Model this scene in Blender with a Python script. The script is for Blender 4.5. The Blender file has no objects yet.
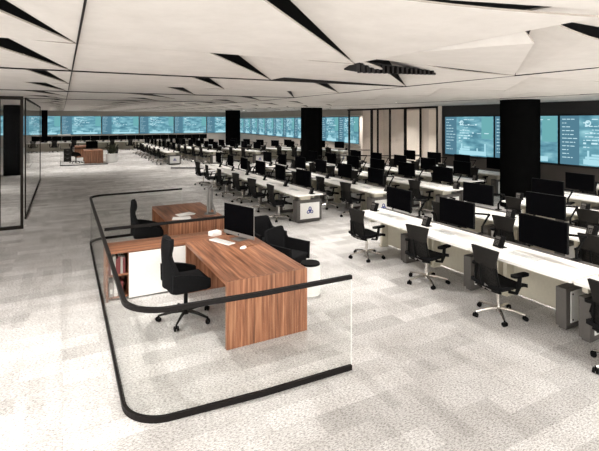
import bpy, bmesh, math, random
from mathutils import Matrix, Vector
PI = math.pi
C = bpy.context.scene.collection
rng = random.Random(7)
R = math.radians

# ------------------------------------------------------------------ materials
def new_mat(name):
    m = bpy.data.materials.new(name); m.use_nodes = True
    nt = m.node_tree
    return m, nt, nt.nodes['Principled BSDF']

def pm(name, col, rough=.6, metal=0., var=.06, scale=30., spec=.5, bump=0.):
    m, nt, b = new_mat(name)
    b.inputs['Roughness'].default_value = rough
    b.inputs['Metallic'].default_value = metal
    b.inputs['Specular IOR Level'].default_value = spec
    tc = nt.nodes.new('ShaderNodeTexCoord'); no = nt.nodes.new('ShaderNodeTexNoise')
    no.inputs['Scale'].default_value = scale; no.inputs['Detail'].default_value = 3
    nt.links.new(tc.outputs['Object'], no.inputs['Vector'])
    r = nt.nodes.new('ShaderNodeValToRGB')
    r.color_ramp.elements[0].position = .3; r.color_ramp.elements[1].position = .7
    r.color_ramp.elements[0].color = tuple(max(0, c*(1-var)) for c in col)+(1,)
    r.color_ramp.elements[1].color = tuple(min(1, c*(1+var)) for c in col)+(1,)
    nt.links.new(no.outputs['Fac'], r.inputs['Fac'])
    nt.links.new(r.outputs['Color'], b.inputs['Base Color'])
    if bump:
        bp = nt.nodes.new('ShaderNodeBump'); bp.inputs['Strength'].default_value = bump
        bp.inputs['Distance'].default_value = .01
        nt.links.new(no.outputs['Fac'], bp.inputs['Height'])
        nt.links.new(bp.outputs['Normal'], b.inputs['Normal'])
    return m

M = {}
M['white'] = pm('white_laminate', (.84, .82, .78), .45, var=.02)
M['cream'] = pm('cream_metal', (.56, .52, .42), .5, var=.04)
M['dgrey'] = pm('dark_grey_metal', (.088, .080, .073), .5, var=.05)
M['mgrey'] = pm('grey_plastic', (.019, .0175, .016), .7, spec=.06)
M['rail'] = pm('brown_black_rail', (.008, .0065, .006), .5, var=.1, spec=.12)
M['black'] = pm('black_plastic', (.005, .005, .005), .55, spec=.06)
M['fabric'] = pm('black_upholstery', (.008, .008, .0085), .9, var=.25, scale=90, spec=.08, bump=.2)
M['screen'] = pm('black_display', (.0025, .0025, .003), .5, spec=.0)
M['chrome'] = pm('polished_aluminium', (.72, .69, .65), .22, 1., var=.04)
M['silver'] = pm('brushed_silver', (.22, .21, .20), .45, .5, var=.04)
M['column'] = pm('black_column_paint', (.003, .003, .003), .7, var=.2, scale=5, spec=.0)
M['darkwall'] = pm('dark_brown_wall', (.085, .070, .060), .7, var=.08, scale=2)
M['blackband'] = pm('black_band', (.008, .007, .007), .6)
M['beigewall'] = pm('beige_wall', (.60, .53, .475), .75, var=.05, scale=1.5)
M['palepanel'] = pm('pale_panel', (.78, .70, .62), .7, var=.04, scale=2)
M['greywall'] = pm('grey_bulkhead', (.30, .26, .225), .75, var=.05, scale=1.)
M['frame'] = pm('bronze_frame', (.016, .013, .011), .6, spec=.05)
M['edgeshade'] = pm('shaded_panel_edge', (.30, .265, .23), .85)
M['deck'] = pm('plenum_black', (.006, .005, .005), .9)
M['blue'] = pm('blue_ink', (.03, .05, .28), .6)
M['greyink'] = pm('grey_ink', (.25, .25, .33), .6)
M['paper'] = pm('white_paper', (.85, .84, .81), .7, var=.02)
M['whitelac'] = pm('white_lacquer', (.86, .85, .82), .3, var=.02)
M['key'] = pm('pale_grey_key', (.55, .55, .54), .5)
M['book1'] = pm('maroon_cover', (.16, .03, .03), .6)
M['book2'] = pm('grey_cover', (.35, .33, .30), .6)
M['book3'] = pm('white_cover', (.7, .68, .64), .6)
M['pen'] = pm('brown_pen', (.22, .09, .04), .4)
M['leaf'] = pm('dark_leaf', (.03, .035, .015), .6, var=.4, scale=20)

def mesh_fabric():
    m, nt, b = new_mat('chair_mesh')
    tc = nt.nodes.new('ShaderNodeTexCoord'); v = nt.nodes.new('ShaderNodeTexVoronoi')
    v.inputs['Scale'].default_value = 42
    r = nt.nodes.new('ShaderNodeValToRGB')
    r.color_ramp.elements[0].color = (.003, .003, .003, 1); r.color_ramp.elements[1].color = (.014, .013, .012, 1)
    r.color_ramp.elements[0].position = .15; r.color_ramp.elements[1].position = .6
    nt.links.new(tc.outputs['Object'], v.inputs['Vector']); nt.links.new(v.outputs['Distance'], r.inputs['Fac'])
    nt.links.new(r.outputs['Color'], b.inputs['Base Color']); b.inputs['Roughness'].default_value = .7
    b.inputs['Specular IOR Level'].default_value = .1
    return m
M['mesh'] = mesh_fabric()

def wood(name, axis):
    m, nt, b = new_mat(name)
    tc = nt.nodes.new('ShaderNodeTexCoord'); mp = nt.nodes.new('ShaderNodeMapping')
    sc = [15., 15., 15.]; sc[axis] = .6
    mp.inputs['Scale'].default_value = sc
    nt.links.new(tc.outputs['Object'], mp.inputs['Vector'])
    no = nt.nodes.new('ShaderNodeTexNoise'); no.inputs['Scale'].default_value = 2.2; no.inputs['Detail'].default_value = 6
    no.inputs['Distortion'].default_value = .25; no.inputs['Roughness'].default_value = .6
    nt.links.new(mp.outputs['Vector'], no.inputs['Vector'])
    r = nt.nodes.new('ShaderNodeValToRGB'); cr = r.color_ramp
    cr.elements[0].position = .3; cr.elements[0].color = (.085, .032, .016, 1)
    cr.elements[1].position = .72; cr.elements[1].color = (.42, .225, .135, 1)
    e = cr.elements.new(.52); e.color = (.26, .115, .066, 1)
    nt.links.new(no.outputs['Fac'], r.inputs['Fac'])
    # plank-to-plank tone
    n2 = nt.nodes.new('ShaderNodeTexNoise'); n2.inputs['Scale'].default_value = .55; n2.inputs['Detail'].default_value = 0
    nt.links.new(mp.outputs['Vector'], n2.inputs['Vector'])
    mx = nt.nodes.new('ShaderNodeMixRGB'); mx.blend_type = 'MULTIPLY'; mx.inputs['Fac'].default_value = .5
    nt.links.new(r.outputs['Color'], mx.inputs['Color1']); nt.links.new(n2.outputs['Fac'], mx.inputs['Color2'])
    mul = nt.nodes.new('ShaderNodeMixRGB'); mul.blend_type = 'MULTIPLY'; mul.inputs['Fac'].default_value = 1
    mul.inputs['Color2'].default_value = (1.38, 1.30, 1.18, 1)
    nt.links.new(mx.outputs['Color'], mul.inputs['Color1'])
    nt.links.new(mul.outputs['Color'], b.inputs['Base Color'])
    b.inputs['Roughness'].default_value = .42; b.inputs['Specular IOR Level'].default_value = .35
    return m
M['wood_x'] = wood('walnut_grain_x', 0); M['wood_y'] = wood('walnut_grain_y', 1); M['wood_z'] = wood('walnut_grain_z', 2)

def glass(name, tint=(.97, .98, .97), gl=.06):
    m = bpy.data.materials.new(name); m.use_nodes = True; nt = m.node_tree
    for n in list(nt.nodes): nt.nodes.remove(n)
    out = nt.nodes.new('ShaderNodeOutputMaterial'); mix = nt.nodes.new('ShaderNodeMixShader')
    t = nt.nodes.new('ShaderNodeBsdfTransparent'); t.inputs['Color'].default_value = tint+(1,)
    g = nt.nodes.new('ShaderNodeBsdfGlossy'); g.inputs['Roughness'].default_value = .02
    fr = nt.nodes.new('ShaderNodeLayerWeight'); fr.inputs['Blend'].default_value = .12
    ml = nt.nodes.new('ShaderNodeMath'); ml.operation = 'MULTIPLY'; ml.inputs[1].default_value = gl/.06*.5
    nt.links.new(fr.outputs['Fresnel'], ml.inputs[0])
    nt.links.new(ml.outputs[0], mix.inputs['Fac']); nt.links.new(t.outputs[0], mix.inputs[1]); nt.links.new(g.outputs[0], mix.inputs[2])
    nt.links.new(mix.outputs[0], out.inputs['Surface'])
    return m
M['glass'] = glass('clear_glass', (.985, .99, .985), .03); M['glass2'] = glass('partition_glass', (.975, .975, .97), .02)
M['edge'] = pm('polished_glass_edge', (.62, .63, .61), .3)

def carpet():
    m, nt, b = new_mat('carpet_tiles')
    tc = nt.nodes.new('ShaderNodeTexCoord')
    br = nt.nodes.new('ShaderNodeTexBrick')
    br.inputs['Scale'].default_value = 1.; br.inputs['Brick Width'].default_value = .75; br.inputs['Row Height'].default_value = .25
    br.inputs['Mortar Size'].default_value = .004; br.inputs['Bias'].default_value = 0.
    br.offset = .5
    br.inputs['Color1'].default_value = (.80, .785, .77, 1); br.inputs['Color2'].default_value = (.58, .565, .55, 1)
    br.inputs['Mortar'].default_value = (.63, .615, .60, 1)
    nt.links.new(tc.outputs['Object'], br.inputs['Vector'])
    # mottled loop pile
    n1 = nt.nodes.new('ShaderNodeTexNoise'); n1.inputs['Scale'].default_value = 78; n1.inputs['Detail'].default_value = 5; n1.inputs['Roughness'].default_value = .8
    mp = nt.nodes.new('ShaderNodeMapping'); mp.inputs['Scale'].default_value = (.5, 1.15, 1)
    mp.inputs['Rotation'].default_value = (0, 0, .12)
    nt.links.new(tc.outputs['Object'], mp.inputs['Vector']); nt.links.new(mp.outputs['Vector'], n1.inputs['Vector'])
    r1 = nt.nodes.new('ShaderNodeValToRGB'); r1.color_ramp.elements[0].position = .38; r1.color_ramp.elements[1].position = .55
    r1.color_ramp.elements[0].color = (.33, .318, .305, 1); r1.color_ramp.elements[1].color = (1, 1, 1, 1)
    nt.links.new(n1.outputs['Fac'], r1.inputs['Fac'])
    n2 = nt.nodes.new('ShaderNodeTexNoise'); n2.inputs['Scale'].default_value = 2.2; n2.inputs['Detail'].default_value = 4
    nt.links.new(tc.outputs['Object'], n2.inputs['Vector'])
    r2 = nt.nodes.new('ShaderNodeValToRGB'); r2.color_ramp.elements[0].position = .35; r2.color_ramp.elements[1].position = .6
    r2.color_ramp.elements[0].color = (.88, .87, .86, 1); r2.color_ramp.elements[1].color = (1, 1, 1, 1)
    nt.links.new(n2.outputs['Fac'], r2.inputs['Fac'])
    a = nt.nodes.new('ShaderNodeMixRGB'); a.blend_type = 'MULTIPLY'; a.inputs['Fac'].default_value = 1
    c = nt.nodes.new('ShaderNodeMixRGB'); c.blend_type = 'MULTIPLY'; c.inputs['Fac'].default_value = 1
    nt.links.new(br.outputs['Color'], a.inputs['Color1']); nt.links.new(r1.outputs['Color'], a.inputs['Color2'])
    nt.links.new(a.outputs['Color'], c.inputs['Color1']); nt.links.new(r2.outputs['Color'], c.inputs['Color2'])
    # sparse darker narrow planks laid across the others
    m2 = nt.nodes.new('ShaderNodeMapping'); m2.inputs['Rotation'].default_value = (0, 0, PI/2)
    b2 = nt.nodes.new('ShaderNodeTexBrick'); b2.inputs['Scale'].default_value = 1.; b2.inputs['Brick Width'].default_value = .55; b2.inputs['Row Height'].default_value = .14
    b2.inputs['Mortar Size'].default_value = 0; b2.inputs['Bias'].default_value = -.62
    b2.inputs['Color1'].default_value = (1, 1, 1, 1); b2.inputs['Color2'].default_value = (.66, .65, .64, 1); b2.inputs['Mortar'].default_value = (1, 1, 1, 1)
    nt.links.new(tc.outputs['Object'], m2.inputs['Vector']); nt.links.new(m2.outputs['Vector'], b2.inputs['Vector'])
    d = nt.nodes.new('ShaderNodeMixRGB'); d.blend_type = 'MULTIPLY'; d.inputs['Fac'].default_value = 1
    nt.links.new(c.outputs['Color'], d.inputs['Color1']); nt.links.new(b2.outputs['Color'], d.inputs['Color2'])
    nt.links.new(d.outputs['Color'], b.inputs['Base Color'])
    b.inputs['Roughness'].default_value = .95; b.inputs['Specular IOR Level'].default_value = .1
    bp = nt.nodes.new('ShaderNodeBump'); bp.inputs['Strength'].default_value = .3; bp.inputs['Distance'].default_value = .01
    nt.links.new(n1.outputs['Fac'], bp.inputs['Height']); nt.links.new(bp.outputs['Normal'], b.inputs['Normal'])
    return m
M['carpet'] = carpet()

def ceilmat():
    m, nt, b = new_mat('ceiling_board')
    tc = nt.nodes.new('ShaderNodeTexCoord'); n1 = nt.nodes.new('ShaderNodeTexNoise')
    n1.inputs['Scale'].default_value = 3; n1.inputs['Detail'].default_value = 9; n1.inputs['Roughness'].default_value = .7
    nt.links.new(tc.outputs['Object'], n1.inputs['Vector'])
    r1 = nt.nodes.new('ShaderNodeValToRGB'); r1.color_ramp.elements[0].position = .3; r1.color_ramp.elements[1].position = .7
    r1.color_ramp.elements[0].color = (.60, .565, .53, 1); r1.color_ramp.elements[1].color = (.69, .655, .62, 1)
    nt.links.new(n1.outputs['Fac'], r1.inputs['Fac']); nt.links.new(r1.outputs['Color'], b.inputs['Base Color'])
    b.inputs['Roughness'].default_value = .85; b.inputs['Specular IOR Level'].default_value = .2
    return m
M['ceil'] = ceilmat()

def videomat():
    m = bpy.data.materials.new('video_wall_image'); m.use_nodes = True; nt = m.node_tree
    for n in list(nt.nodes): nt.nodes.remove(n)
    out = nt.nodes.new('ShaderNodeOutputMaterial'); em = nt.nodes.new('ShaderNodeEmission')
    tc = nt.nodes.new('ShaderNodeTexCoord'); oi = nt.nodes.new('ShaderNodeObjectInfo')
    ad = nt.nodes.new('ShaderNodeVectorMath'); ad.operation = 'ADD'
    sc = nt.nodes.new('ShaderNodeMath'); sc.operation = 'MULTIPLY'; sc.inputs[1].default_value = 40
    nt.links.new(oi.outputs['Random'], sc.inputs[0])
    nt.links.new(tc.outputs['Object'], ad.inputs[0]); nt.links.new(sc.outputs[0], ad.inputs[1])
    mp = nt.nodes.new('ShaderNodeMapping'); mp.inputs['Scale'].default_value = (1., 1., 2.8)
    nt.links.new(ad.outputs[0], mp.inputs['Vector'])
    no = nt.nodes.new('ShaderNodeTexNoise'); no.inputs['Scale'].default_value = 1.6; no.inputs['Detail'].default_value = 5
    nt.links.new(mp.outputs['Vector'], no.inputs['Vector'])
    r = nt.nodes.new('ShaderNodeValToRGB'); cr = r.color_ramp
    cr.elements[0].position = .30; cr.elements[0].color = (.055, .16, .22, 1)
    cr.elements[1].position = .75; cr.elements[1].color = (.30, .56, .62, 1)
    e = cr.elements.new(.50); e.color = (.12, .30, .37, 1)
    nt.links.new(no.outputs['Fac'], r.inputs['Fac'])
    nt.links.new(r.outputs['Color'], em.inputs['Color']); em.inputs['Strength'].default_value = .70
    nt.links.new(em.outputs[0], out.inputs['Surface'])
    return m
def emis(name, col, s=1.):
    m = bpy.data.materials.new(name); m.use_nodes = True; nt = m.node_tree
    for n in list(nt.nodes): nt.nodes.remove(n)
    out = nt.nodes.new('ShaderNodeOutputMaterial'); em = nt.nodes.new('ShaderNodeEmission')
    em.inputs['Color'].default_value = col+(1,); em.inputs['Strength'].default_value = s
    nt.links.new(em.outputs[0], out.inputs['Surface']); return m
M['video'] = videomat()
M['vside'] = emis('video_side_bar', (.065, .155, .21), .8); M['vtext'] = emis('video_text', (.48, .68, .74), .75)
M['vbright'] = emis('video_bright_chart', (.36, .62, .70), .7); M['vteal'] = emis('video_teal_block', (.13, .35, .37), .7)
M['vblue'] = emis('small_blue_screen', (.06, .13, .26))
M['fill_lamp'] = emis('lamp_diffuser', (1, .93, .83), 6.)

# ------------------------------------------------------------------ mesh helpers
def BM(): return bmesh.new()
def box(bm, x0, x1, y0, y1, z0, z1, bev=0., seg=2, mat=None):
    m = Matrix.Translation(((x0+x1)/2, (y0+y1)/2, (z0+z1)/2)) @ Matrix.Diagonal((x1-x0, y1-y0, z1-z0, 1))
    if mat is not None: m = mat @ m
    r = bmesh.ops.create_cube(bm, size=1, matrix=m)
    if bev:
        es = list({e for v in r['verts'] for e in v.link_edges})
        bmesh.ops.bevel(bm, geom=es, offset=bev, segments=seg, affect='EDGES', profile=.5)
def cyl(bm, p, q, r0, r1=None, n=12, caps=True):
    p = Vector(p); q = Vector(q); d = q-p
    if r1 is None: r1 = r0
    rot = Vector((0, 0, 1)).rotation_difference(d).to_matrix().to_4x4()
    bmesh.ops.create_cone(bm, cap_ends=caps, segments=n, radius1=r0, radius2=r1, depth=d.length,
                          matrix=Matrix.Translation((p+q)/2) @ rot)
def ball(bm, c, rx, ry=None, rz=None, n=12, mat=None):
    m = Matrix.Translation(c) @ Matrix.Diagonal((rx, ry or rx, rz or rx, 1))
    if mat is not None: m = mat @ m
    bmesh.ops.create_uvsphere(bm, u_segments=n, v_segments=max(6, n*2//3), radius=1, matrix=m)
def tube(bm, pts, r, n=8, closed=False, sx=1., sz=1.):
    pts = [Vector(p) for p in pts]; rings = []
    k = len(pts)
    for i, p in enumerate(pts):
        a = pts[i-1] if i else (pts[-1] if closed else p); b = pts[(i+1) % k] if (i < k-1 or closed) else p
        t = (b-a).normalized()
        up = Vector((0, 0, 1)) if abs(t.z) < .95 else Vector((1, 0, 0))
        s = t.cross(up).normalized(); u = s.cross(t).normalized()
        rr = r[i] if isinstance(r, (list, tuple)) else r
        rings.append([bm.verts.new(p + s*math.cos(2*PI*j/n)*rr*sx + u*math.sin(2*PI*j/n)*rr*sz) for j in range(n)])
    for i in range(k if closed else k-1):
        A = rings[i]; B = rings[(i+1) % k]
        for j in range(n): bm.faces.new((A[j], A[(j+1) % n], B[(j+1) % n], B[j]))
    if not closed:
        bm.faces.new(rings[0][::-1]); bm.faces.new(rings[-1])
def strip(bm, pts, w, z0, z1):
    """extruded wall of thickness w along a plan polyline"""
    P = [Vector((p[0], p[1])) for p in pts]; L = []; k = len(P)
    for i, p in enumerate(P):
        a = P[max(0, i-1)]; b = P[min(k-1, i+1)]
        t = (b-a).normalized(); n = Vector((-t.y, t.x))*w/2
        L.append([bm.verts.new((p.x+n.x, p.y+n.y, z0)), bm.verts.new((p.x-n.x, p.y-n.y, z0)),
                  bm.verts.new((p.x-n.x, p.y-n.y, z1)), bm.verts.new((p.x+n.x, p.y+n.y, z1))])
    for i in range(k-1):
        A, B = L[i], L[i+1]
        for j in range(4): bm.faces.new((A[j], B[j], B[(j+1) % 4], A[(j+1) % 4]))
    bm.faces.new(L[0]); bm.faces.new(L[-1][::-1])
def prism(bm, poly, z0, z1, mat=None):
    """poly: list of (x,y); z0/z1 floats or lists"""
    n = len(poly)
    za = z0 if isinstance(z0, list) else [z0]*n; zb = z1 if isinstance(z1, list) else [z1]*n
    T = mat or Matrix()
    a = [bm.verts.new(T @ Vector((p[0], p[1], za[i]))) for i, p in enumerate(poly)]
    b = [bm.verts.new(T @ Vector((p[0], p[1], zb[i]))) for i, p in enumerate(poly)]
    bm.faces.new(a[::-1]); bm.faces.new(b)
    for i in range(n): bm.faces.new((a[i], a[(i+1) % n], b[(i+1) % n], b[i]))
def sheet(bm, fn, nu, nv, th):
    """closed thick sheet from fn(u,v)->(point, normal)"""
    F = []; B = []
    for i in range(nu+1):
        f = []; b = []
        for j in range(nv+1):
            p, nrm = fn(i/nu, j/nv); p = Vector(p); nrm = Vector(nrm).normalized()
            f.append(bm.verts.new(p+nrm*th/2)); b.append(bm.verts.new(p-nrm*th/2))
        F.append(f); B.append(b)
    for i in range(nu):
        for j in range(nv):
            bm.faces.new((F[i][j], F[i+1][j], F[i+1][j+1], F[i][j+1]))
            bm.faces.new((B[i][j], B[i][j+1], B[i+1][j+1], B[i+1][j]))
    for i in range(nu):
        bm.faces.new((F[i][0], B[i][0], B[i+1][0], F[i+1][0])); bm.faces.new((F[i][nv], F[i+1][nv], B[i+1][nv], B[i][nv]))
    for j in range(nv):
        bm.faces.new((F[0][j], F[0][j+1], B[0][j+1], B[0][j])); bm.faces.new((F[nu][j], B[nu][j], B[nu][j+1], F[nu][j+1]))
def rrect(x0, x1, y0, y1, r, n=5):
    out = []
    for cx, cy, a0 in ((x1-r, y1-r, 0), (x0+r, y1-r, 90), (x0+r, y0+r, 180), (x1-r, y0+r, 270)):
        for i in range(n+1):
            a = R(a0+90*i/n); out.append((cx+r*math.cos(a), cy+r*math.sin(a)))
    return out

def obj(name, bm, mat, parent=None, smooth=False, label=None):
    bmesh.ops.recalc_face_normals(bm, faces=bm.faces[:])
    me = bpy.data.meshes.new(name); bm.to_mesh(me); bm.free()
    if mat: me.materials.append(M[mat] if isinstance(mat, str) else mat)
    if smooth:
        for p in me.polygons: p.use_smooth = True
        try: me.set_sharp_from_angle(angle=R(40))
        except Exception: pass
    o = bpy.data.objects.new(name, me); C.objects.link(o)
    if parent: o.parent = parent
    if label: o['label'] = label
    return o
def tag(o, label, cat, group=None):
    o['label'] = label; o['category'] = cat
    if group: o['group'] = group
    return o
def thing(name, label=None, cat=None, loc=(0, 0, 0), rz=0., group=None):
    o = bpy.data.objects.new(name, None); C.objects.link(o); o.empty_display_size = .1
    o.location = loc; o.rotation_euler = (0, 0, rz)
    if label: tag(o, label, cat, group)
    return o
def struct(name, bm, mat, parent=None, smooth=False):
    o = obj(name, bm, mat, parent, smooth)
    if not parent: o['kind'] = 'structure'
    return o
KIDS = {}
def kids(o):
    if o.name not in KIDS: KIDS[o.name] = [c for c in o.children]
    return KIDS[o.name]
def dup(root, loc, rz, label, cat, group):
    r = root.copy(); C.objects.link(r); r.location = loc; r.rotation_euler = (0, 0, rz)
    tag(r, label, cat, group)
    for ch in kids(root):
        c = ch.copy(); C.objects.link(c); c.parent = r
        for g in kids(ch):
            d = g.copy(); C.objects.link(d); d.parent = c
    return r
class Proto:
    """first placement uses the built thing itself, later ones are copies"""
    def __init__(s, root): s.root = root; s.used = False
    def place(s, loc, rz, label, cat, group):
        if not s.used:
            s.used = True; s.root.location = loc; s.root.rotation_euler = (0, 0, rz)
            return tag(s.root, label, cat, group)
        return dup(s.root, loc, rz, label, cat, group)

# ------------------------------------------------------------------ camera
TH = math.atan(237/445)
cam = bpy.data.cameras.new('camera'); co = bpy.data.objects.new('camera', cam); C.objects.link(co)
co.location = (0, 0, 2.5); co.rotation_euler = (PI/2, 0, -TH)
cam.sensor_width = 36; cam.lens = 36*445/599; cam.shift_y = -105/599; cam.clip_start = .05; cam.clip_end = 200
bpy.context.scene.camera = co

# ------------------------------------------------------------------ setting
b = BM(); box(b, -9, 20, -3, 50, -.1, 0); struct('floor', b, 'carpet')
def zc(y): return 3.1 + max(0, y-12)*.009
XB = [-5.14, -2.53, .1, 2.72, 5.3, 7.9, 10.5, 13.1, 15.7, 18.3]
YB = [-.40+2.13*k for k in range(24)]
b = BM()
g = .006; t = .03
t = .012
def yb(i, j, x):
    if j == 1 and i == 2: return 2.19-.275*x
    if j == 1 and i > 2: return 1.97
    return YB[j]
FRAC = {(1, 1): .66, (1, 2): .72, (1, 3): .80, (2, 1): .27, (2, 2): .40, (2, 3): .53, (2, 4): .58, (3, 1): .07, (3, 2): .13, (3, 3): .26, (4, 2): .12}
LIFT = {(2, 1): .11, (3, 1): .15, (3, 2): .16, (4, 1): .16, (4, 2): .16}
DROP = {(3, 1): .06, (3, 2): .03}
RAISE = {(2, 0): .032, (3, 0): .13}
LEFTUP = {(3, 1): .07, (3, 2): .05}
rc = random.Random(5)
FILLS = []
for i in range(len(XB)-1):
    for j in range(len(YB)-1):
        fr = FRAC.get((i, j), rc.uniform(.28, .52) if i != 1 else rc.uniform(.62, .78)); lift = LIFT.get((i, j), .16 if j < 5 else .12)
        x0, x1 = XB[i]+g, XB[i+1]-g
        xm = x0+(x1-x0)*fr
        gy = .003; A = (x0, yb(i, j, x0)+gy); Bq = (xm, yb(i, j, xm)+gy); D = (x1, yb(i, j+1, x1)-gy); E_ = (x0, yb(i, j+1, x0)-gy)
        za, zb = zc(A[1]), zc(D[1]); dr = DROP.get((i, j), .0); ll = LEFTUP.get((i, j), 0); ra = RAISE.get((i, j), 0)
        zq = [za+ll, za-dr, zb+ra, zb+ra+ll]
        prism(b, [A, Bq, (D[0]-.02, D[1]), E_], zq, [z+t for z in zq])        # large panel
        # triangular panel beside it, its inner edge curling up into the slit
        xk = xm+.03; N = 9; pv = None
        for q in range(N+1):
            f_ = (q/N)**1.6; x = xk+(x1-xk)*f_
            z = za-.008*f_+lift*(1-f_)**(3.2 if (i, j) == (2, 1) else 4.0)
            cur = ((x, yb(i, j, x)+g), z)
            if pv:
                zt = [pv[1], cur[1], zb+ra]
                prism(b, [pv[0], cur[0], D], zt, [v_+t for v_ in zt])
            pv = cur
        FILLS.append((i, j, xk+.06, yb(i, j, xk)+.09, za+.03))
ce = struct('ceiling', b, 'ceil'); ce.data.materials.append(M['edgeshade'])          # panels; side faces coloured dark to imitate shaded edges
for p_ in ce.data.polygons:
    if abs(p_.normal.z) < .3: p_.material_index = 1
b = BM(); box(b, -9, 20, -3, 50, 3.75, 3.85); struct('ceiling', b, 'deck')
# shadow-gap profiles along the main seams
b = BM()
for x in (.1, 5.3, 10.5):
    box(b, x-.006, x+.006, -.4, 12, 3.088, 3.12)
    prism(b, [(x-.006, 12), (x+.006, 12), (x+.006, 48), (x-.006, 48)], [zc(12)-.01]*2+[zc(48)-.01]*2, [zc(12)+.02]*2+[zc(48)+.02]*2)
for j in (3, 5, 7):
    y = YB[j]; box(b, -5.1, 5.3, y-.012, y+.012, zc(y)-.015, zc(y)+.03)
struct('trim_1', b, 'rail')

# right wall with the dark video bank
WX = 14.0
b = BM(); box(b, WX, WX+.2, 1.0, 13.62, 0, 1.10); struct('wall_right', b, 'darkwall')
b = BM(); box(b, WX, WX+.2, 1.0, 13.62, 1.10, 3.3); struct('wall_right_upper', b, 'blackband')
# glazed meeting room between the two video banks
b = BM(); box(b, 16.6, 16.8, 13.0, 20.9, 0, 3.4)
struct('wall_room', b, 'beigewall')
b = BM(); box(b, WX, 16.6, 13.62, 13.80, 0, 3.3); struct('wall_room_near', b, 'beigewall')
b = BM(); box(b, 15.1, 16.6, 20.7, 20.9, 0, 3.4); struct('wall_room_far', b, 'beigewall')
b = BM()
for y0, y1 in ((13.85, 14.35), (14.5, 14.95), (16.2, 16.9), (17.5, 18.6)):
    box(b, 16.45, 16.58, y0, y1, .05, 3.05)
struct('trim_2', b, 'palepanel')
def onX(u, X):
    t_ = (u-299.5)/445
    return X*(math.cos(TH)-t_*math.sin(TH))/(math.sin(TH)+t_*math.cos(TH))
glr = thing('window_1'); glr['kind'] = 'structure'
YS = (13.84, 14.0, 15.0, 16.0, 17.1, 18.05, 18.55, 20.6)
b = BM(); box(b, 14.10, 14.115, 13.80, 20.7, .05, 3.05); obj('window_glass', b, 'glass2', glr)
b = BM()
for y, w in zip(YS, (.035, .03, .04, .10, .05, .035, .10, .05)): box(b, 14.06, 14.16, y-w/2, y+w/2, 0, 3.1)
box(b, 14.06, 14.16, 13.8, 20.7, 3.03, 3.12); box(b, 14.06, 14.16, 13.8, 20.7, 0, .06)
obj('window_frame', b, 'rail', glr)
b = BM(); box(b, WX-.02, WX+.1, 13.62, 13.82, 0, 3.15); struct('trim_3', b, 'beigewall')
# far part of the right wall, slightly splayed
PA = Vector((15.15, 20.7)); PB = Vector((17.85, 48.5)); dvn = (PB-PA).normalized()
b = BM(); prism(b, [PA, (PA.x+.2, PA.y), (PB.x+.2, PB.y), PB], 0, 3.6); struct('wall_right_far', b, 'beigewall')
b = BM(); box(b, -9, 18.2, 48.5, 48.7, 0, 3.7); struct('wall_back', b, 'beigewall')
# bulkheads over the far screens
b = BM(); box(b, -9, 17.7, 48.32, 48.5, 2.95, 3.7); struct('wall_back_bulkhead', b, 'greywall')
b = BM(); prism(b, [(PA.x-.12, PA.y), PA, PB, (PB.x-.12, PB.y)], 2.80, 3.6); struct('wall_right_bulkhead', b, 'greywall')
b = BM(); box(b, -9, -8.8, 12, 48.5, 0, 3.6); struct('wall_left', b, 'beigewall')

# ledges under the video banks
b = BM(); box(b, WX-.08, WX, 1.2, 13.5, 1.07, 1.108); struct('trim_4', b, 'blackband')
b = BM(); q = Vector((-dvn.y, dvn.x))*.08; P0 = PA+dvn*.3; prism(b, [P0, PB, PB+q, P0+q], 1.08, 1.118); struct('trim_5', b, 'greywall')
b = BM(); box(b, -8.8, 17.7, 48.42, 48.5, 1.08, 1.118); struct('trim_6', b, 'greywall')
# columns
def column(x, y, r, lab):
    b = BM(); prism(b, [(x+r*math.cos(2*PI*i/40), y+r*math.sin(2*PI*i/40)) for i in range(40)], 0, zc(y)+.15)
    o = obj('column', b, 'column', None, True); tag(o, lab, 'column', 'round black columns')
column(11.75, 8.42, .53, 'thick round black column at right in front of the dark video wall')
column(11.7, 20.6, .57, 'round black column in the middle behind the middle block of desks')
column(11.7, 33.0, .57, 'round black column furthest back, left of the middle column')
def sqcol(x, y, w, lab):
    b = BM(); box(b, x-w/2, x+w/2, y-w/2, y+w/2, 0, zc(y)+.1, .02)
    tag(obj('column', b, 'column'), lab, 'column')
sqcol(-2.0, 24.3, .72, 'black square column seen through the glazed room at far left')
sqcol(-1.35, 43.6, .45, 'slim black pillar beyond the end of the left glass wall')

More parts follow.
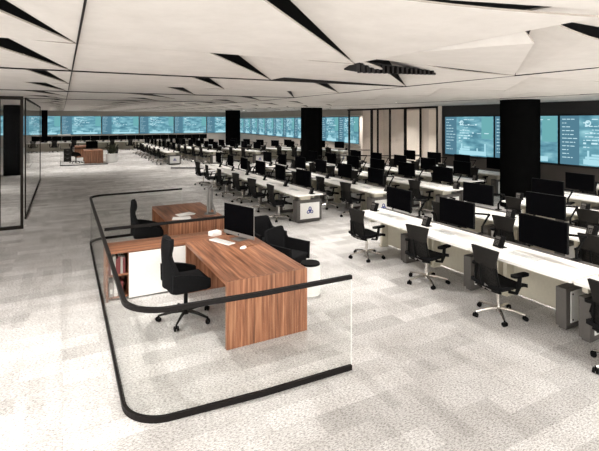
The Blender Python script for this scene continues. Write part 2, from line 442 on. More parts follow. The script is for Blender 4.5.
# ------------------------------------------------------------------ video wall
def video_tile(w, h, seed, parts=True):
    r_ = random.Random(seed)
    root = thing('video_screen')
    b = BM(); box(b, -w/2, w/2, .012, .06, 0, h); obj('screen_body', b, 'black', root)
    b = BM(); box(b, -w/2+.03, w/2-.03, .004, .012, .02, h-.02); obj('screen_image', b, 'video', root)
    b = BM(); s = .25*w
    box(b, -w/2+.03, -w/2+.03+s, .001, .004, .02, h-.02); obj('side_bar', b, 'vside', root)
    b = BM(); box(b, w/2-.55, w/2-.05, .001, .004, h*.45, h-.04); obj('teal_block', b, 'vteal', root)
    b = BM(); x0 = -w/2+s+.15
    for k in range(4):
        xa = x0+r_.uniform(0, .3); wa = r_.uniform(.25, .7)
        box(b, xa, min(w/2-.1, xa+wa), -.001, .003, .05+k*.09, .05+k*.09+r_.uniform(.04, .09))
    box(b, x0, w/2-.35, -.001, .003, .06, .22)
    for k in range(3):
        xa = r_.uniform(x0, w/2-.4); box(b, xa, xa+.06, -.001, .003, .22, .22+r_.uniform(.1, .3))
    obj('chart', b, 'vbright', root)
    b = BM()
    for k in range(11):                                   # lines of small writing in the side bar
        z = h-.14-k*(h-.25)/11; xa = -w/2+.1
        for q in range(r_.randint(2, 4)):
            l = r_.uniform(.04, .14)
            if xa+l > -w/2+s-.02: break
            box(b, xa, xa+l, -.003, .001, z, z+.022); xa += l+.03
    for k in range(9):
        z = h-.15-k*.105; xa = x0+r_.choice((0, .05, .25))
        for q in range(r_.randint(2, 6)):
            l = r_.uniform(.05, .2)
            if xa+l > w/2-.12: break
            box(b, xa, xa+l, -.004, -.001, z, z+r_.choice((.02, .03, .05))); xa += l+r_.choice((.03, .03, .15))
    cx, cz = x0+.14, h-.25
    for k in range(12):
        a = 2*PI*k/12; box(b, cx+.07*math.cos(a)-.018, cx+.07*math.cos(a)+.018, -.004, -.001, cz+.07*math.sin(a)-.018, cz+.07*math.sin(a)+.018)
    obj('screen_writing', b, 'vtext', root)
    return root
ORD = ['first', 'second', 'third', 'fourth', 'fifth', 'sixth', 'seventh', 'eighth', 'ninth', 'tenth', 'eleventh', 'twelfth', 'thirteenth', 'fourteenth', 'fifteenth']
# tiles face -y in their own frame; right wall tiles face -x (rz = -90deg)
tiles_r = [Proto(video_tile(2.38, 1.56, 11)), Proto(video_tile(2.38, 1.56, 12))]
for k in range(5):
    y1 = 13.42-2.4*k
    tiles_r[k % 2].place((WX-.063, y1-1.2, 1.11), -PI/2, f'blue video screen on the dark right wall, {ORD[k]} from the glass room',
                         'screen', 'video screens on the dark right wall')
tiles_m = [Proto(video_tile(2.46, 1.62, 13)), Proto(video_tile(2.46, 1.62, 14))]
dv = (PB-PA).normalized(); ang = math.atan2(dv.y, dv.x)
for k in range(11):
    p = PA + dv*(.4+1.25+2.5*k)
    n_ = Vector((-dv.y, dv.x))*.063
    tiles_m[k % 2].place((p.x+n_.x, p.y+n_.y, 1.12), ang+PI, f'blue video screen on long beige right wall, {ORD[k]} beyond the glass room',
                         'screen', 'video screens on the beige right wall')
tiles_f = [Proto(video_tile(3.52, 1.82, 15)), Proto(video_tile(3.52, 1.82, 16))]
for k in range(7):
    x = 15.9-3.56*k
    tiles_f[k % 2].place((x, 48.5-.063, 1.12), 0, f'wide blue video screen on the far back wall, {ORD[k]} from its right corner',
                         'screen', 'video screens on the far back wall')

# ------------------------------------------------------------------ left glazed room
lw = thing('window_2'); lw['kind'] = 'structure'
b = BM(); box(b, -5, -.84, 12.10, 12.112, .06, 3.0); obj('window_glass', b, 'glass2', lw)
b = BM(); box(b, -5, -.80, 12.06, 12.15, 2.98, 3.06); box(b, -5, -.80, 12.06, 12.15, 0, .07)
for x in (-.83, -1.27, -3.0, -4.9): box(b, x-.028, x+.028, 12.07, 12.14, 0, 3.06)
obj('window_frame', b, 'frame', lw)
lw = thing('window_3'); lw['kind'] = 'structure'
b = BM(); box(b, -.836, -.824, 13.2, 21.7, .06, 3.05); obj('window_glass', b, 'glass2', lw)
b = BM(); box(b, -.85, -.81, 13.2, 21.7, 3.04, 3.08); box(b, -.85, -.81, 13.2, 21.7, 0, .05)
for y in (13.21, 21.68): box(b, -.845, -.815, y-.02, y+.02, 0, 3.08)
obj('window_frame', b, 'frame', lw)

# ------------------------------------------------------------------ glass rail round the executive office
def arc(cx, cy, r, a0, a1, n=12): return [(cx+r*math.cos(R(a0+(a1-a0)*i/n)), cy+r*math.sin(R(a0+(a1-a0)*i/n))) for i in range(n+1)]
def glass_rail(label, pts, top=.95, hz=.038, z0=0, group=None, rw=.038):
    root = thing('glass_partition', label, 'partition', (0, 0, 0), 0, group)
    b = BM(); strip(b, pts, .012, z0+.03, top-.02); obj('glass_panel', b, 'glass', root)
    b = BM(); strip(b, pts, rw, top-hz, top); obj('top_rail', b, 'rail', root)
    b = BM(); strip(b, pts, .032, z0+.001, z0+.05); obj('base_rail', b, 'rail', root)
    for q in (0, -1):
        b = BM(); box(b, pts[q][0]-.003, pts[q][0]+.003, pts[q][1]-.007, pts[q][1]+.007, z0+.055, top-hz); obj('glass_edge', b, 'edge', root)
    return root
rr = .36
outer = [(2.56, 3.70), (1.6, 3.72)] + [(x, y) for x, y in arc(.47+rr, 3.78+rr, rr, 270, 180)] + \
        [(.48, 6), (.49, 8.5)] + arc(.50+.3, 10.2-.3, .3, 180, 90) + [(2.42, 10.28)]
glass_rail('low curved clear glass partition with dark rails wrapping the executive office', outer)
divd = [(.53, 6.95), (2.55, 6.95)]
root = thing('glass_divider', 'clear glass divider with dark top rail above the long wooden credenza', 'partition')
b = BM(); strip(b, divd, .012, .695, .93); obj('glass_panel', b, 'glass', root)
b = BM(); strip(b, divd, .036, .915, .955); obj('top_rail', b, 'rail', root)
for pts, lab in (([(10.4, 16.9), (12.4, 15.8), (14.0, 14.9)], 'clear glass aisle screen with dark rail in front of the glazed room'),
                 ([(12.9, 19.9), (14.4, 19.1)], 'clear glass aisle screen with dark rail right of the middle column')):
    glass_rail(lab, pts, group=None)
b = BM(); strip(b, [(4.98, 23.6), (6.3, 22.9)], .08, 0, .06)
tag(obj('floor_rail', b, 'rail'), 'short dark rail on the carpet before the rear block of desks', 'rail')

# ------------------------------------------------------------------ executive furniture
def exec_desk(label, loc, L=1.64, group='walnut executive desks'):
    """1.0 m wide, waterfall ends; runs along +y from loc"""
    root = thing('executive_desk', label, 'desk', loc, 0, group)
    b = BM(); box(b, 0, 1.0, .045, L-.045, .695, .74); obj('desktop', b, 'wood_y', root)
    b = BM(); box(b, 0, 1.0, 0, .045, 0, .74, .002); obj('end_panel', b, 'wood_z', root)
    b = BM(); box(b, 0, 1.0, L-.045, L, 0, .74, .002); obj('end_panel', b, 'wood_z', root)
    b = BM(); box(b, .70, .72, .045, L-.045, .2, .695); obj('modesty_panel', b, 'wood_y', root)
    return root
exec_desk('nearest walnut desk with full-height end panel behind the front glass', (1.575, 4.64, 0), 1.84)
exec_desk('second walnut desk beyond the credenza in the glass-railed office', (1.62, 7.82, 0), 1.66)

cz = thing('credenza', 'long low walnut credenza with white door between the two walnut desks', 'cabinet', (.53, 6.63, 0))
b = BM(); box(b, 0, 2.0, -.005, .50, .655, .69, .002); obj('cabinet_top', b, 'wood_x', cz)
b = BM()
box(b, 0, .025, 0, .48, 0, .655); box(b, .285, .31, 0, .48, .05, .655); box(b, 1.10, 1.125, .01, .48, .05, .655); box(b, 1.975, 2.0, 0, .48, 0, .655)
box(b, .025, 1.975, .465, .485, .05, .655); box(b, .025, 1.975, .02, .465, .03, .055)
obj('carcass', b, 'wood_z', cz)
b = BM(); box(b, .027, .283, .02, .462, .335, .36); obj('shelf', b, 'wood_x', cz)
b = BM(); box(b, .29, 1.08, -.022, -.002, .02, .645, .003); obj('sliding_door', b, 'whitelac', cz, label='white lacquered sliding door')
b = BM(); box(b, 1.127, 1.97, 0, .02, .06, .65); obj('door', b, 'wood_x', cz)
xx = .56
for k, (w, h_, mt) in enumerate(((.03, .24, 'book1'), (.022, .22, 'book3'), (.035, .25, 'book2'), (.025, .21, 'book1'), (.03, .24, 'book1'), (.028, .23, 'book2'), (.03, .22, 'book1'))):
    b = BM(); box(b, xx, xx+w, 6.66, 6.86, .361, .361+h_); o = obj('book', b, mt)
    tag(o, f'{dict(book1="maroon", book3="white", book2="grey")[mt]} book on credenza upper shelf, {ORD[k]} from left', 'book', 'books on the credenza shelf')
    b2 = BM(); box(b2, xx+.004, xx+w-.004, 6.67, 6.855, .361+h_-.004, .361+h_+.001); obj('pages', b2, 'paper', o)
    xx += w+.003
for k, (x, w, h_, mt) in enumerate(((.57, .05, .20, 'book2'), (.63, .05, .22, 'book3'), (.69, .06, .19, 'book1'))):
    b = BM(); box(b, x, x+w, 6.66, 6.88, .056, .056+h_); o = obj('binder', b, mt)
    tag(o, f'{("grey", "white", "maroon")[k]} binder on the credenza lower shelf', 'binder', 'binders on the credenza shelf')
    b2 = BM(); box(b2, x+.01, x+w-.01, 6.655, 6.66, .10, .16); obj('spine_label', b2, 'paper', o)

def five_star(root, r=.31, z=.075, mat='chrome', n=5):
    b = BM(); cyl(b, (0, 0, .07), (0, 0, .14), .035, .03, 14)
    for k in range(n):
        a = 2*PI*k/n+.3
        tube(b, [(.02*math.cos(a), .02*math.sin(a), .115), (.17*math.cos(a), .17*math.sin(a), .105), (r*math.cos(a), r*math.sin(a), z)], [.024, .019, .013], 6)
    obj('star_base', b, mat, root, True)
    for k in range(n):
        a = 2*PI*k/n+.3; c = Vector((r*math.cos(a), r*math.sin(a), 0)); s = Vector((-math.sin(a+.6), math.cos(a+.6), 0))
        b = BM()
        for q in (-1, 1): cyl(b, c+s*q*.009+Vector((0, 0, .031)), c+s*q*.027+Vector((0, 0, .031)), .031, .029, 12)
        cyl(b, c+Vector((0, 0, .03)), c+Vector((0, 0, z+.005)), .010, .010, 8)
        obj('caster', b, 'black', root, True)

def exec_chair(label, loc, rz):
    root = thing('executive_chair', label, 'chair', loc, rz, 'high-backed executive chairs')
    five_star(root, .33, .075, 'mgrey')
    b = BM(); cyl(b, (0, 0, .13), (0, 0, .40), .026, .026, 12); box(b, -.1, .1, -.07, .07, .385, .42, .01); obj('gas_column', b, 'black', root, True)
    # wide shell seat with low wrap-round sides
    b = BM(); prism(b, rrect(-.24, .27, -.25, .25, .1), .42, .50); box(b, -.2, .25, -.22, .22, .48, .535, .025, 3); obj('seat', b, 'fabric', root, True)
    def back(u, v):
        z = .46+v*.60; y = (u-.5)*2
        w = (.25+.02*math.sin(v*PI)) if v < .38 else .25-.09*min(1, (v-.38)/.27)
        if v > .70: w = .155+.03*math.sin(min(1, (v-.70)/.3)*PI)
        lean = -.26+.02*v-.05*max(0, v-.3)+.10*max(0, v-.72)
        bow = .11*(1-min(1, v*1.6))
        return (lean+bow*y*y+.03*y*y, y*w, z), (1, -.4*y, .15)
    b = BM(); sheet(b, back, 8, 18, .055); obj('backrest', b, 'fabric', root, True)
    b = BM()
    ball(b, (-.225, 0, .965), .055, .16, .115, 16); obj('headrest', b, 'fabric', root, True)
    for s in (-1, 1):
        b = BM()
        sheet(b, lambda u, v, s=s: ((-.24+.46*u, s*(.255+.02*v), .46+v*(.20-.10*u*u)), (0, s, .1)), 8, 4, .04)
        obj('armrest', b, 'fabric', root, True)
    return root
exec_chair('high-backed black chair at the nearest walnut desk behind front glass', (1.37, 5.62, 0), R(4))
exec_chair('high-backed black chair at the second walnut desk beyond credenza', (1.36, 8.45, 0), R(-4))

def tub_chair(label, loc, rz):
    root = thing('tub_chair', label, 'chair', loc, rz, 'black tub visitor chairs')
    b = BM(); cyl(b, (0, 0, 0), (0, 0, .02), .24, .23, 24); cyl(b, (0, 0, .02), (0, 0, .34), .03, .03, 12); obj('pedestal', b, 'black', root, True)
    b = BM(); prism(b, rrect(-.24, .26, -.25, .25, .12), .32, .42); box(b, -.21, .26, -.22, .22, .41, .46, .02, 3); obj('seat', b, 'fabric', root, True)
    def sh(u, v):
        a = R(-118+236*u); c = math.cos(a)
        # plan: U shape open to +x; height tall at back, low at arms
        k = abs(u-.5)*2
        x = -.27*math.cos(R(118)*k*1.0) if k < 1 else 0
        x = -.28+.52*max(0, (k-.42)/.58)**1.25; y = (1 if u > .5 else -1)*(.27*min(1, k/.42)**.8 if k < .42 else .27+.02*(k-.42))
        top = .83-.19*(max(0, min(1, (k-.36)/.18)))-.03*k
        z = .34+v*(top-.34)
        return (x-.05*v*(1 if k < .42 else max(0, 1-(k-.42)*4)), y*(1+.06*v), z), ((1, 0, 0) if k < .34 else ((.7, -y*3, 0) if k < .5 else (.1, -y*4, 0)))
    b = BM(); sheet(b, sh, 26, 8, .05); obj('shell', b, 'fabric', root, True)
    return root
tub_chair('black tub chair beside the nearest walnut desk, nearer to the white stool', (3.12, 6.20, 0), R(-62)).scale = (.87, .87, .96)
tub_chair('black tub chair behind the other tub chair, by the silver desktop computer', (3.12, 7.06, 0), R(-80)).scale = (.87, .87, .96)

st = thing('stool', 'round white stool with black top beside the nearest walnut desk', 'stool', (3.17, 5.62, 0))
b = BM()
prism(b, [(.145*math.cos(2*PI*i/32), .145*math.sin(2*PI*i/32)) for i in range(32)], .0, .42); obj('drum', b, 'whitelac', st, True)
b = BM(); cyl(b, (0, 0, .42), (0, 0, .445), .143, .135, 32); obj('seat_pad', b, 'black', st, True)

# desktop computers (bezel, chin, foot)
def desktop_computer(label, loc, rz):
    root = thing('desktop_computer', label, 'computer', loc, rz, 'silver desktop computers')   # screen faces -y
    b = BM()
    box(b, -.325, .325, 0, .012, .045, .535, .004); prism(b, [(-.2, .075), (.2, .075), (.2, .5), (-.2, .5)], .018, .05, Matrix(((1, 0, 0, 0), (0, 0, 1, 0), (0, 1, 0, 0), (0, 0, 0, 1))))
    obj('housing', b, 'silver', root)
    b = BM(); box(b, -.320, .320, -.003, .001, .105, .531); obj('display', b, 'screen', root)
    b = BM(); cyl(b, (0, -.002, .075), (0, .002, .075), .013, .013, 16); obj('emblem', b, 'black', root)
    b = BM(); box(b, -.1, .1, -.08, .14, 0, .008, .003); box(b, -.09, .09, -.004, .004, -.145, .145, 0, 2, Matrix.Translation((0, .078, .145)) @ Matrix.Rotation(R(18), 4, 'X'))
    obj('stand', b, 'silver', root)
    return root
desktop_computer('silver desktop computer with dark screen on the nearest walnut desk', (2.30, 6.24, .74), R(-70)).scale = (1.04, 1, .95)
desktop_computer('silver desktop computer seen edge-on upon the second walnut desk', (2.44, 8.22, .74), R(-113))

def keyboard_mesh(root, w=.43, d=.13):
    b = BM(); box(b, -w/2, w/2, -d/2, d/2, 0, .014, .003); obj('key_tray', b, 'whitelac', root)
    b = BM()
    for i in range(14):
        for j in range(4): box(b, -w/2+.012+i*(w-.02)/14, -w/2+.012+i*(w-.02)/14+.022, -d/2+.012+j*.028, -d/2+.012+j*.028+.021, .014, .017)
    obj('keys', b, 'key', root)
k1 = thing('keyboard', 'slim white keyboard before the silver computer on nearest walnut desk', 'keyboard', (2.04, 6.22, .74), R(-68)); keyboard_mesh(k1)
def mouse(label, loc, rz):
    o = thing('mouse', label, 'mouse', loc, rz)
    b = BM(); ball(b, (0, 0, .004), .055, .03, .026, 14); bmesh.ops.bisect_plane(b, geom=b.verts[:]+b.edges[:]+b.faces[:], plane_co=(0, 0, 0), plane_no=(0, 0, -1), clear_outer=True)
    bmesh.ops.holes_fill(b, edges=[e for e in b.edges if e.is_boundary]); obj('mouse_body', b, 'whitelac', o, True)
    b = BM(); cyl(b, (.03, -.004, .027), (.03, .004, .027), .006, .006, 10); obj('scroll_wheel', b, 'key', o)
    return o
mouse('white mouse beside the keyboard on the nearest walnut desk', (2.20, 5.78, .74), R(20))
b = BM(); cyl(b, (2.27, 5.82, .745), (2.49, 5.86, .745), .005, .004, 8); cyl(b, (2.46, 5.855, .745), (2.49, 5.86, .747), .006, .003, 8)
tag(obj('pen', b, 'pen'), 'brown pen lying right of the white mouse on walnut desk', 'pen')
b = BM(); box(b, -.085, .085, -.06, .06, 0, .065, .004)
o = obj('box', b, 'paper'); o.location = (2.12, 6.82, .69); o.rotation_euler = (0, 0, .3); tag(o, 'white box standing on the credenza below the glass divider', 'box')
b = BM(); box(b, -.078, .078, -.053, .053, .065, .069); obj('lid', b, 'paper', o)
for (x, y, a, lab) in ((2.02, 8.35, .2, 'white sheets of paper on the second walnut desk'), (1.88, 8.06, -.3, 'white notepad near the front end of second walnut desk')):
    b = BM()
    for q in range(3): box(b, -.15+.01*q, .15+.01*q, -.105, .105, .001+q*.004, .004+q*.004, mat=Matrix.Rotation(a+q*.08, 4, 'Z'))
    o = obj('paper', b, 'paper'); o.location = (x, y, .74); tag(o, lab, 'paper')
def desk_phone(root, flat=False):
    T = Matrix.Translation((-.02, 0, .005)) @ Matrix.Rotation(R(22), 4, 'Y')     # upright face leans back, faces -x
    b = BM(); box(b, 0, .03, -.085, .085, 0, .165, .006, 2, T); prism(b, [(-.03, -.07), (.09, -.07), (.09, .07), (-.03, .07)], 0, [.015, .008, .008, .015]); obj('phone_body', b, 'black', root)
    b = BM(); box(b, -.022, .0, -.078, -.035, .005, .16, .009, 2, T); obj('handset', b, 'black', root, True)
    b = BM()
    for i in range(4):
        for j in range(3): box(b, -.005, .001, -.012+j*.028, .006+j*.028, .02+i*.02, .033+i*.02, 0, 2, T)
    box(b, -.004, .001, -.015, .07, .108, .145, 0, 2, T)
    obj('keypad', b, 'dgrey', root, label='grey keys and small display')
ph = thing('desk_phone', 'black desk phone on the credenza next to the white box', 'phone', (2.36, 6.80, .69), R(-40)); desk_phone(ph)

# ------------------------------------------------------------------ workstation kit (local frame: user faces +x, desk front edge at x=0, y along the row)
P = 1.4
def make_desk(open_end=False):
    r = thing('workstation_desk')
    b = BM(); prism(b, rrect(0, .72, .006, P-.006, .035), .712, .742); obj('worktop', b, 'white', r)
    b = BM(); box(b, .725, .80, .01, P-.01, .695, .75, .004); box(b, .745, .775, .05, P-.05, .75, .756); obj('cable_rail', b, 'dgrey', r, label='dark cable rail along the rear edge')
    b = BM(); box(b, .80, .83, .66 if open_end else .0, P, .03, .70); obj('back_panel', b, 'cream', r)
    for y in ((P-.10,) if open_end else (.04, P-.10)):
        b = BM(); box(b, .38, .80, y, y+.06, .52, .712); box(b, .66, .80, y, y+.06, .03, .52); box(b, .64, .80, y-.01, y+.07, 0, .03); obj('leg', b, 'cream', r)
    return r
def make_cabinet():
    r = thing('computer_cabinet')
    b = BM(); box(b, 0, .44, 0, .13, .035, .50, .008); box(b, .03, .41, .02, .11, 0, .035); obj('cabinet_body', b, 'dgrey', r)
    b = BM(); box(b, .085, .42, -.008, .001, .08, .455, .003); d = obj('side_panel', b, 'whitelac', r, label='white removable side panel')
    for z in (.115, .42):
        b = BM(); cyl(b, (.12, -.013, z), (.12, -.007, z), .011, .011, 12); obj('lock', b, 'black', d)
    return r
def trefoil(bm, cx, cz, s, y):
    pts = []
    for i in range(60):
        t_ = 2*PI*i/60
        pts.append((cx+s*.36*(math.sin(t_)+1.55*math.sin(2*t_)), y, cz-s*.36*(math.cos(t_)-1.55*math.cos(2*t_))))
    tube(bm, pts, s*.10, 6, True)
def make_end(ink):
    r = thing('end_cabinet')
    b = BM(); box(b, 0, .70, 0, .22, .04, .55, .015); box(b, .04, .66, .03, .18, 0, .04); obj('cabinet_body', b, 'dgrey', r)
    b = BM(); box(b, .12, .40, .05, .16, .55, .711); obj('support_block', b, 'cream', r)
    b = BM(); box(b, .09, .63, -.006, .002, .09, .48, .002); d = obj('sign_panel', b, 'paper', r, label='white sign panel with emblem')
    b = BM(); trefoil(b, .36, .285, .10, -.009)
    cyl(b, (.36, -.013, .285), (.36, -.005, .285), .02, .02, 12); obj('emblem', b, ink, d, True)
    return r
def make_monitor():
    r = thing('monitor')
    b = BM(); box(b, -.016, .016, -.345, .345, .115, .505, .005); box(b, .016, .045, -.15, .15, .2, .42, .01); obj('housing', b, 'black', r)
    b = BM(); box(b, -.0195, -.0155, -.335, .335, .125, .497); obj('display', b, 'screen', r)
    b = BM()
    cyl(b, (.22, -.30, .01), (.22, -.30, .13), .017, .017, 10)
    tube(b, [(.22, -.30, .12), (.30, -.36, .30)], .016, 8); tube(b, [(.30, -.36, .31), (.06, -.02, .31)], .015, 8)
    ball(b, (.30, -.36, .305), .024, n=8); cyl(b, (.045, 0, .31), (.07, 0, .31), .04, .04, 10)
    obj('arm', b, 'black', r, True)
    b = BM(); box(b, .17, .27, -.345, -.255, .014, .028, .003); obj('clamp', b, 'mgrey', r)
    return r
def make_phone():
    r = thing('desk_phone'); desk_phone(r); return r
def make_keyboard():
    r = thing('keyboard'); keyboard_mesh(r, .44, .14); return r
def make_chair():
    r = thing('task_chair')
    five_star(r)
    b = BM(); cyl(b, (0, 0, .12), (0, 0, .40), .025, .022, 12); obj('gas_column', b, 'chrome', r, True)
    b = BM(); box(b, -.13, .12, -.08, .08, .385, .43, .015); tube(b, [(-.08, -.06, .40), (-.2, -.05, .42), (-.27, 0, .50)], .02, 8); tube(b, [(-.08, .06, .40), (-.2, .05, .42), (-.27, 0, .50)], .02, 8)
    obj('mechanism', b, 'silver', r, True)
    def seat(u, v):
        x = -.22+.49*u; y = (v-.5)*2
        return (x, y*(.245-.03*u*u), .465+.018*y*y-.045*max(0, u-.72)*3.2*max(0, u-.72)*3+.02*max(0, .3-u)), (0, 0, 1)
    b = BM(); sheet(b, seat, 10, 8, .05); obj('seat', b, 'fabric', r, True)
    def prof(v):
        z = .40+v*.585
        x = -.20-.05*math.sin(v*PI*.9)*.3-.05*v
        return x, z
    def wid(v):
        if v < .18: return .185-.02*v
        if v < .60: return .181-.03*(v-.18)/.42
        return .151+.052*((v-.60)/.40)**1.3
    def back(u, v):
        v2 = v*.66; x, z = prof(v2); y = (u-.5)*2
        return (x+.035*y*y, y*wid(v2), z), (1, -.3*y, .12)
    b = BM(); sheet(b, back, 8, 12, .018); obj('backrest', b, 'mesh', r, True)
    def top(u, v):
        v2 = .60+.40*v; x, z = prof(v2); y = (u-.5)*2
        return (x-.012+.03*y*y, y*(wid(v2)+.006), z+.012*(1-y*y)*v), (1, -.3*y, .12)
    b = BM(); sheet(b, top, 8, 6, .03); obj('head_band', b, 'mgrey', r, True, label='solid grey flared top of the backrest')
    b = BM()
    for s in (-1, 1):
        tube(b, [(-.27, 0, .48)]+[(prof(v)[0]-.02+.03, s*(wid(v)+.004), prof(v)[1]) for v in (.05, .2, .4, .6)], .014, 6)
    tube(b, [(-.27, 0, .48), (-.31, 0, .62), (-.33, 0, .78)], [.022, .018, .012], 8)
    obj('back_frame', b, 'black', r, True)
    for s in (-1, 1):
        b = BM(); tube(b, [(-.05, s*.20, .42), (-.03, s*.29, .43), (-.02, s*.31, .52), (.02, s*.30, .655)], [.02, .022, .022, .018], 8, sx=1.5)
        a = obj('armrest', b, 'black', r, True)
        b = BM(); prism(b, rrect(-.12, .15, s*.30-.045, s*.30+.045, .04), .655, .685); obj('arm_pad', b, 'black', a, True)
    return r
# single-mesh versions for the rear block, where parts are below a pixel
def merged(make, name, mat):
    src = make(); mesh = BM(); mats = []
    def grab(o):
        for ch in o.children:
            n0 = len(mesh.faces); mesh.from_mesh(ch.data); mesh.faces.ensure_lookup_table()
            mm = ch.data.materials[0]
            if mm not in mats: mats.append(mm)
            for f in mesh.faces[n0:]: f.material_index = mats.index(mm)
            grab(ch)
    grab(src)
    me = bpy.data.meshes.new(name); mesh.to_mesh(me); mesh.free()
    for mm in mats: me.materials.append(mm)
    o = bpy.data.objects.new(name, me); C.objects.link(o)
    def kill(q):
        for c_ in list(q.children): kill(c_)
        bpy.data.objects.remove(q)
    kill(src)
    return o
KIT = {k: Proto(f()) for k, f in (('desk', make_desk), ('cab', make_cabinet), ('mon', make_monitor), ('phone', make_phone), ('kb', make_keyboard), ('chair', make_chair))}
KIT['end'] = Proto(make_end('blue')); KIT['desk_open'] = Proto(make_desk(True))
KIT['chair'].root.scale = (1, 1, .91)
bpy.context.view_layer.update()
FAR = {}
for k, f, n in (('desk', make_desk, 'workstation_desk'), ('mon', make_monitor, 'monitor'), ('phone', make_phone, 'desk_phone'), ('chair', make_chair, 'task_chair')):
    FAR[k] = Proto(merged(f, n, None))
FAR['desk_open'] = Proto(merged(lambda: make_desk(True), 'workstation_desk', None))
FAR['chair'].root.scale = (1, 1, .91)
CAT = dict(desk='desk', cab='cabinet', mon='monitor', phone='phone', kb='keyboard', chair='chair', end='cabinet')
GRP = dict(desk='white workstation desks', cab='grey computer cabinets under the desks', mon='black monitors on the desks', phone='black desk phones on the desks',
           kb='white keyboards on the desks', chair='black task chairs at the desks', end='grey end cabinets with sign panels')
TXT = dict(desk='white workstation desk', cab='grey computer cabinet', mon='black monitor on arm', phone='black phone',
           kb='white keyboard', chair='black mesh task chair', end='end cabinet with white sign panel')
def row(ox, oy, rz, n, block, rowname, far=False, end=True, from_far=False, skip_chair=(), chair_dx=0.):
    c, s = math.cos(rz), math.sin(rz)
    def W(x, y): return (ox+c*x-s*y, oy+s*x+c*y)
    kit = FAR if far else KIT
    for k in range(n):
        idx = (n-1-k) if from_far else k
        where = f'{ORD[idx]} desk from aisle, {rowname} row of {block} block'
        y0 = k*P
        def put(kind, x, y, z=0, da=0., kit=kit):
            px, py = W(x, y)
            kit['desk_open' if kind == 'desk' and end and k == 0 else kind].place((px, py, z), rz+da, f'{TXT[kind]}, {where}', CAT[kind], f'{GRP[kind]}, {block} block')
        put('desk', 0, y0)
        jj = 0 if block == 'last' else 1
        put('mon', .56+rng.uniform(-.01, .01), y0+.70+jj*rng.uniform(-.03, .03), .742, jj*rng.uniform(-.06, .06))
        put('phone', .42, y0+.10 if not from_far else y0+1.26, .742, rng.uniform(-.2, .2))
        if k not in skip_chair:
            put('chair', .02+rng.uniform(-.05, .04)+chair_dx, y0+(.99 if end and k == 0 else .90)+rng.uniform(-.05, .05), 0, R(4)+rng.uniform(-.15, .15))
        if not far:
            put('cab', .35, y0+.27) if not (end and k == 0) else None
            kx, ky = W(.33, y0+.78); KIT['kb'].place((kx, ky, .742), rz-PI/2+rng.uniform(-.06, .06), f'white keyboard, {where}', 'keyboard', f'{GRP["kb"]}, {block} block')
    if end:
        px, py = W(.18, .36)
        KIT['end'].place((px, py, 0), rz, f'grey end cabinet with white emblem sign, aisle end of {rowname} row, {block} block', 'cabinet', GRP['end'])
RN = ['nearest', 'second', 'third', 'fourth', 'fifth']
# front block: the far ends step back along the oblique cross aisle
for i, (x, yf, n) in enumerate(((4.92, 7.1, 4), (6.72, 6.85, 3), (8.5, 6.55, 2), (10.25, 6.9, 2), (12.4, 7.2, 1))):
    row(x, yf-P*n, 0, n, 'front', RN[i], end=False, from_far=True)
# middle block
for i, (x, yn, n) in enumerate(((4.83, 9.18, 6), (6.68, 8.65, 6), (8.5, 8.1, 6), (10.25, 9.0, 5), (12.4, 9.5, 4))):
    row(x, yn, 0, n, 'middle', RN[i])
# rear block fans out
for i, (x, yn, a, n) in enumerate(((5.05, 25.1, 0, 8), (7.35, 24.4, 5, 7), (9.6, 23.3, 11, 7), (12.45, 22.2, 18, 6), (14.3, 21.5, 20, 4))):
    row(x, yn, R(a), n, 'rear', RN[i], far=True)
# last cross row, monitors turned to the room
row(11.5, 40.0, R(90), 10, 'last', 'cross', far=True, end=False)
for k in range(10):
    FAR['mon'].place((11.5-P*k, 40.56, .742), R(90), f'extra black monitor, left side of {ORD[k]} desk from right, last cross row', 'monitor', 'extra monitors, last cross row')

# extra cabinet and the chair cropped by the right edge
KIT['cab'].place((5.20, 2.86, 0), 0, 'grey computer cabinet nearest the right edge, beside the last visible cabinet', 'cabinet', GRP['cab']+', front block')

# ------------------------------------------------------------------ far office
exec_desk('distant walnut desk in the far office left of the rear desks', (1.12, 28.6, 0), 1.7, 'far office furniture')
exec_desk('small distant walnut desk behind the far office desk', (.75, 33.5, 0), 1.7, 'far office furniture')
exec_chair('distant black high-backed chair left of the far walnut desk', (.70, 29.2, 0), 0)
tub_chair('distant black tub chair right of the far walnut desk', (2.75, 30.2, 0), PI)
desktop_computer('distant computer standing on the far walnut desk', (1.55, 29.3, .74), R(0))
pt = thing('planter', 'distant white planter with dark bushy plant right of the far desk', 'planter', (2.62, 28.9, 0))
b = BM(); cyl(b, (0, 0, 0), (0, 0, .5), .3, .34, 20); obj('pot', b, 'whitelac', pt, True)
b = BM(); rp = random.Random(3)
for q in range(90):
    a = rp.uniform(0, 2*PI); l = rp.uniform(.2, .5); z = .5+rp.uniform(.1, .65)
    c0 = Vector((.1*math.cos(a), .1*math.sin(a), .5)); c1 = Vector((l*math.cos(a), l*math.sin(a), z)); sd = Vector((-math.sin(a), math.cos(a), 0))*.05
    md = (c0+c1)/2+Vector((0, 0, .08))
    vs = [b.verts.new(c0), b.verts.new(md+sd), b.verts.new(c1), b.verts.new(md-sd)]; b.faces.new(vs)
obj('foliage', b, 'leaf', pt)
glass_rail('distant low glass partition with dark rails round the far office', [(2.3, 27.6), (-.1, 27.7), (-.1, 31)], group=None)

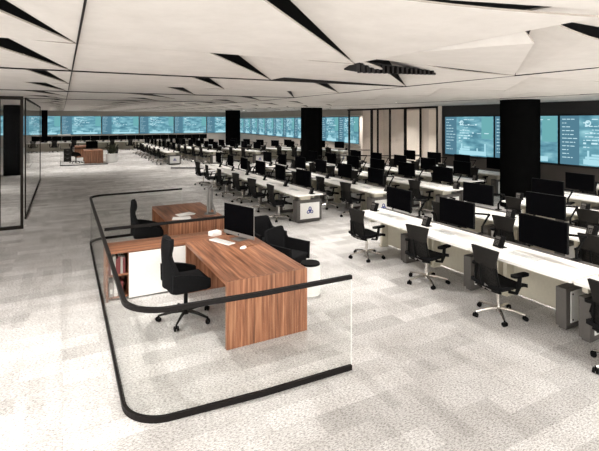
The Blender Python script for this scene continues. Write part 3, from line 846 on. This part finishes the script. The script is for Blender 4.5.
wc = thing('cupboard', 'distant pale cupboard by far wall, left of the far office', 'cupboard', (-.35, 41.6, 0))
b = BM(); box(b, 0, .95, 0, .45, 0, 1.35, .005); obj('carcass', b, 'whitelac', wc)
for k in (0, 1):
    b = BM(); box(b, .02+k*.46, .47+k*.46, -.02, 0, .06, 1.33); dr_ = obj('door', b, 'paper', wc)
    b = BM(); box(b, .42+k*.08, .44+k*.08, -.045, -.02, .6, .8); obj('handle', b, 'black', dr_)
pc = thing('pedestal', 'dark grey drawer pedestal left of the far office chair', 'cabinet', (.06, 30.3, 0))
b = BM(); box(b, 0, .42, 0, .5, 0, .78, .006); obj('pedestal_body', b, 'dgrey', pc)
for k in range(3):
    b = BM(); box(b, .02, .40, -.015, 0, .04+k*.245, .27+k*.245); dr_ = obj('drawer', b, 'mgrey', pc)
    b = BM(); box(b, .15, .27, -.03, -.015, .2+k*.245, .215+k*.245); obj('handle', b, 'silver', dr_)

# ------------------------------------------------------------------ ceiling grille
gr = thing('ceiling_grille', 'dark slatted air grille in the ceiling fold right of centre', 'grille', (2.78, 3.92, 3.09))
b = BM(); prism(b, [(0, 0), (1.45, .30), (1.2, .42), (.12, .42)], [-.07, -.005, .0, -.0], .05); obj('grille_tray', b, 'deck', gr)
for k in range(16):
    x = .06+k*.08; f_ = .21*x/1.45
    zb = -.075+.065*x/1.45
    b = BM(); box(b, x, x+.03, f_-.012, f_+.06, zb, .03); obj('slat', b, 'rail', gr)

# ------------------------------------------------------------------ lights: added fill lamps, hidden inside the folded-up ceiling corners, daylight from the open front
def fill_lamp(x, y, z, power):
    la = bpy.data.lights.new('ceiling_fill', 'AREA'); la.shape = 'RECTANGLE'; la.size = .09; la.size_y = .06
    la.energy = power; la.color = (1, .965, .92); la.spread = R(116)
    o = bpy.data.objects.new('ceiling_fill', la); C.objects.link(o); o.location = (x, y, z)
for i, j, x, y, z in FILLS:
    if i < 1 or i > 7 or j > 22 or (i, j) in ((2, 1), (2, 2), (3, 2), (3, 1), (1, 4), (2, 4)): continue
    if j <= 6:
        pw = (17 if i < 3 else 27) if j <= 3 else 22
        if j % 2 and j > 3: continue
    else:
        if j % 2: continue
        pw = 34 if j < 11 else 24
    if i <= 3 and 6 <= j <= 10: pw *= .0 if i < 3 else .4
    if pw == 0: continue
    fill_lamp(x, y, z, pw)

fill_lamp(15.2, 15.2, 3.0, 20); fill_lamp(15.2, 18.4, 3.0, 20); fill_lamp(-3, 14, 3.0, 22); fill_lamp(-3, 19, 3.0, 22)  # added fill lamps that brighten the two glazed rooms
w = bpy.data.worlds.new('world'); bpy.context.scene.world = w; w.use_nodes = True
bg = w.node_tree.nodes['Background']; bg.inputs['Color'].default_value = (1, .975, .94, 1); bg.inputs['Strength'].default_value = 3.3

sc = bpy.context.scene
sc.view_settings.view_transform = 'Standard'; sc.view_settings.look = 'None'; sc.view_settings.gamma = 1
sc.view_settings.use_curve_mapping = False
sc.view_settings.exposure = 0.80
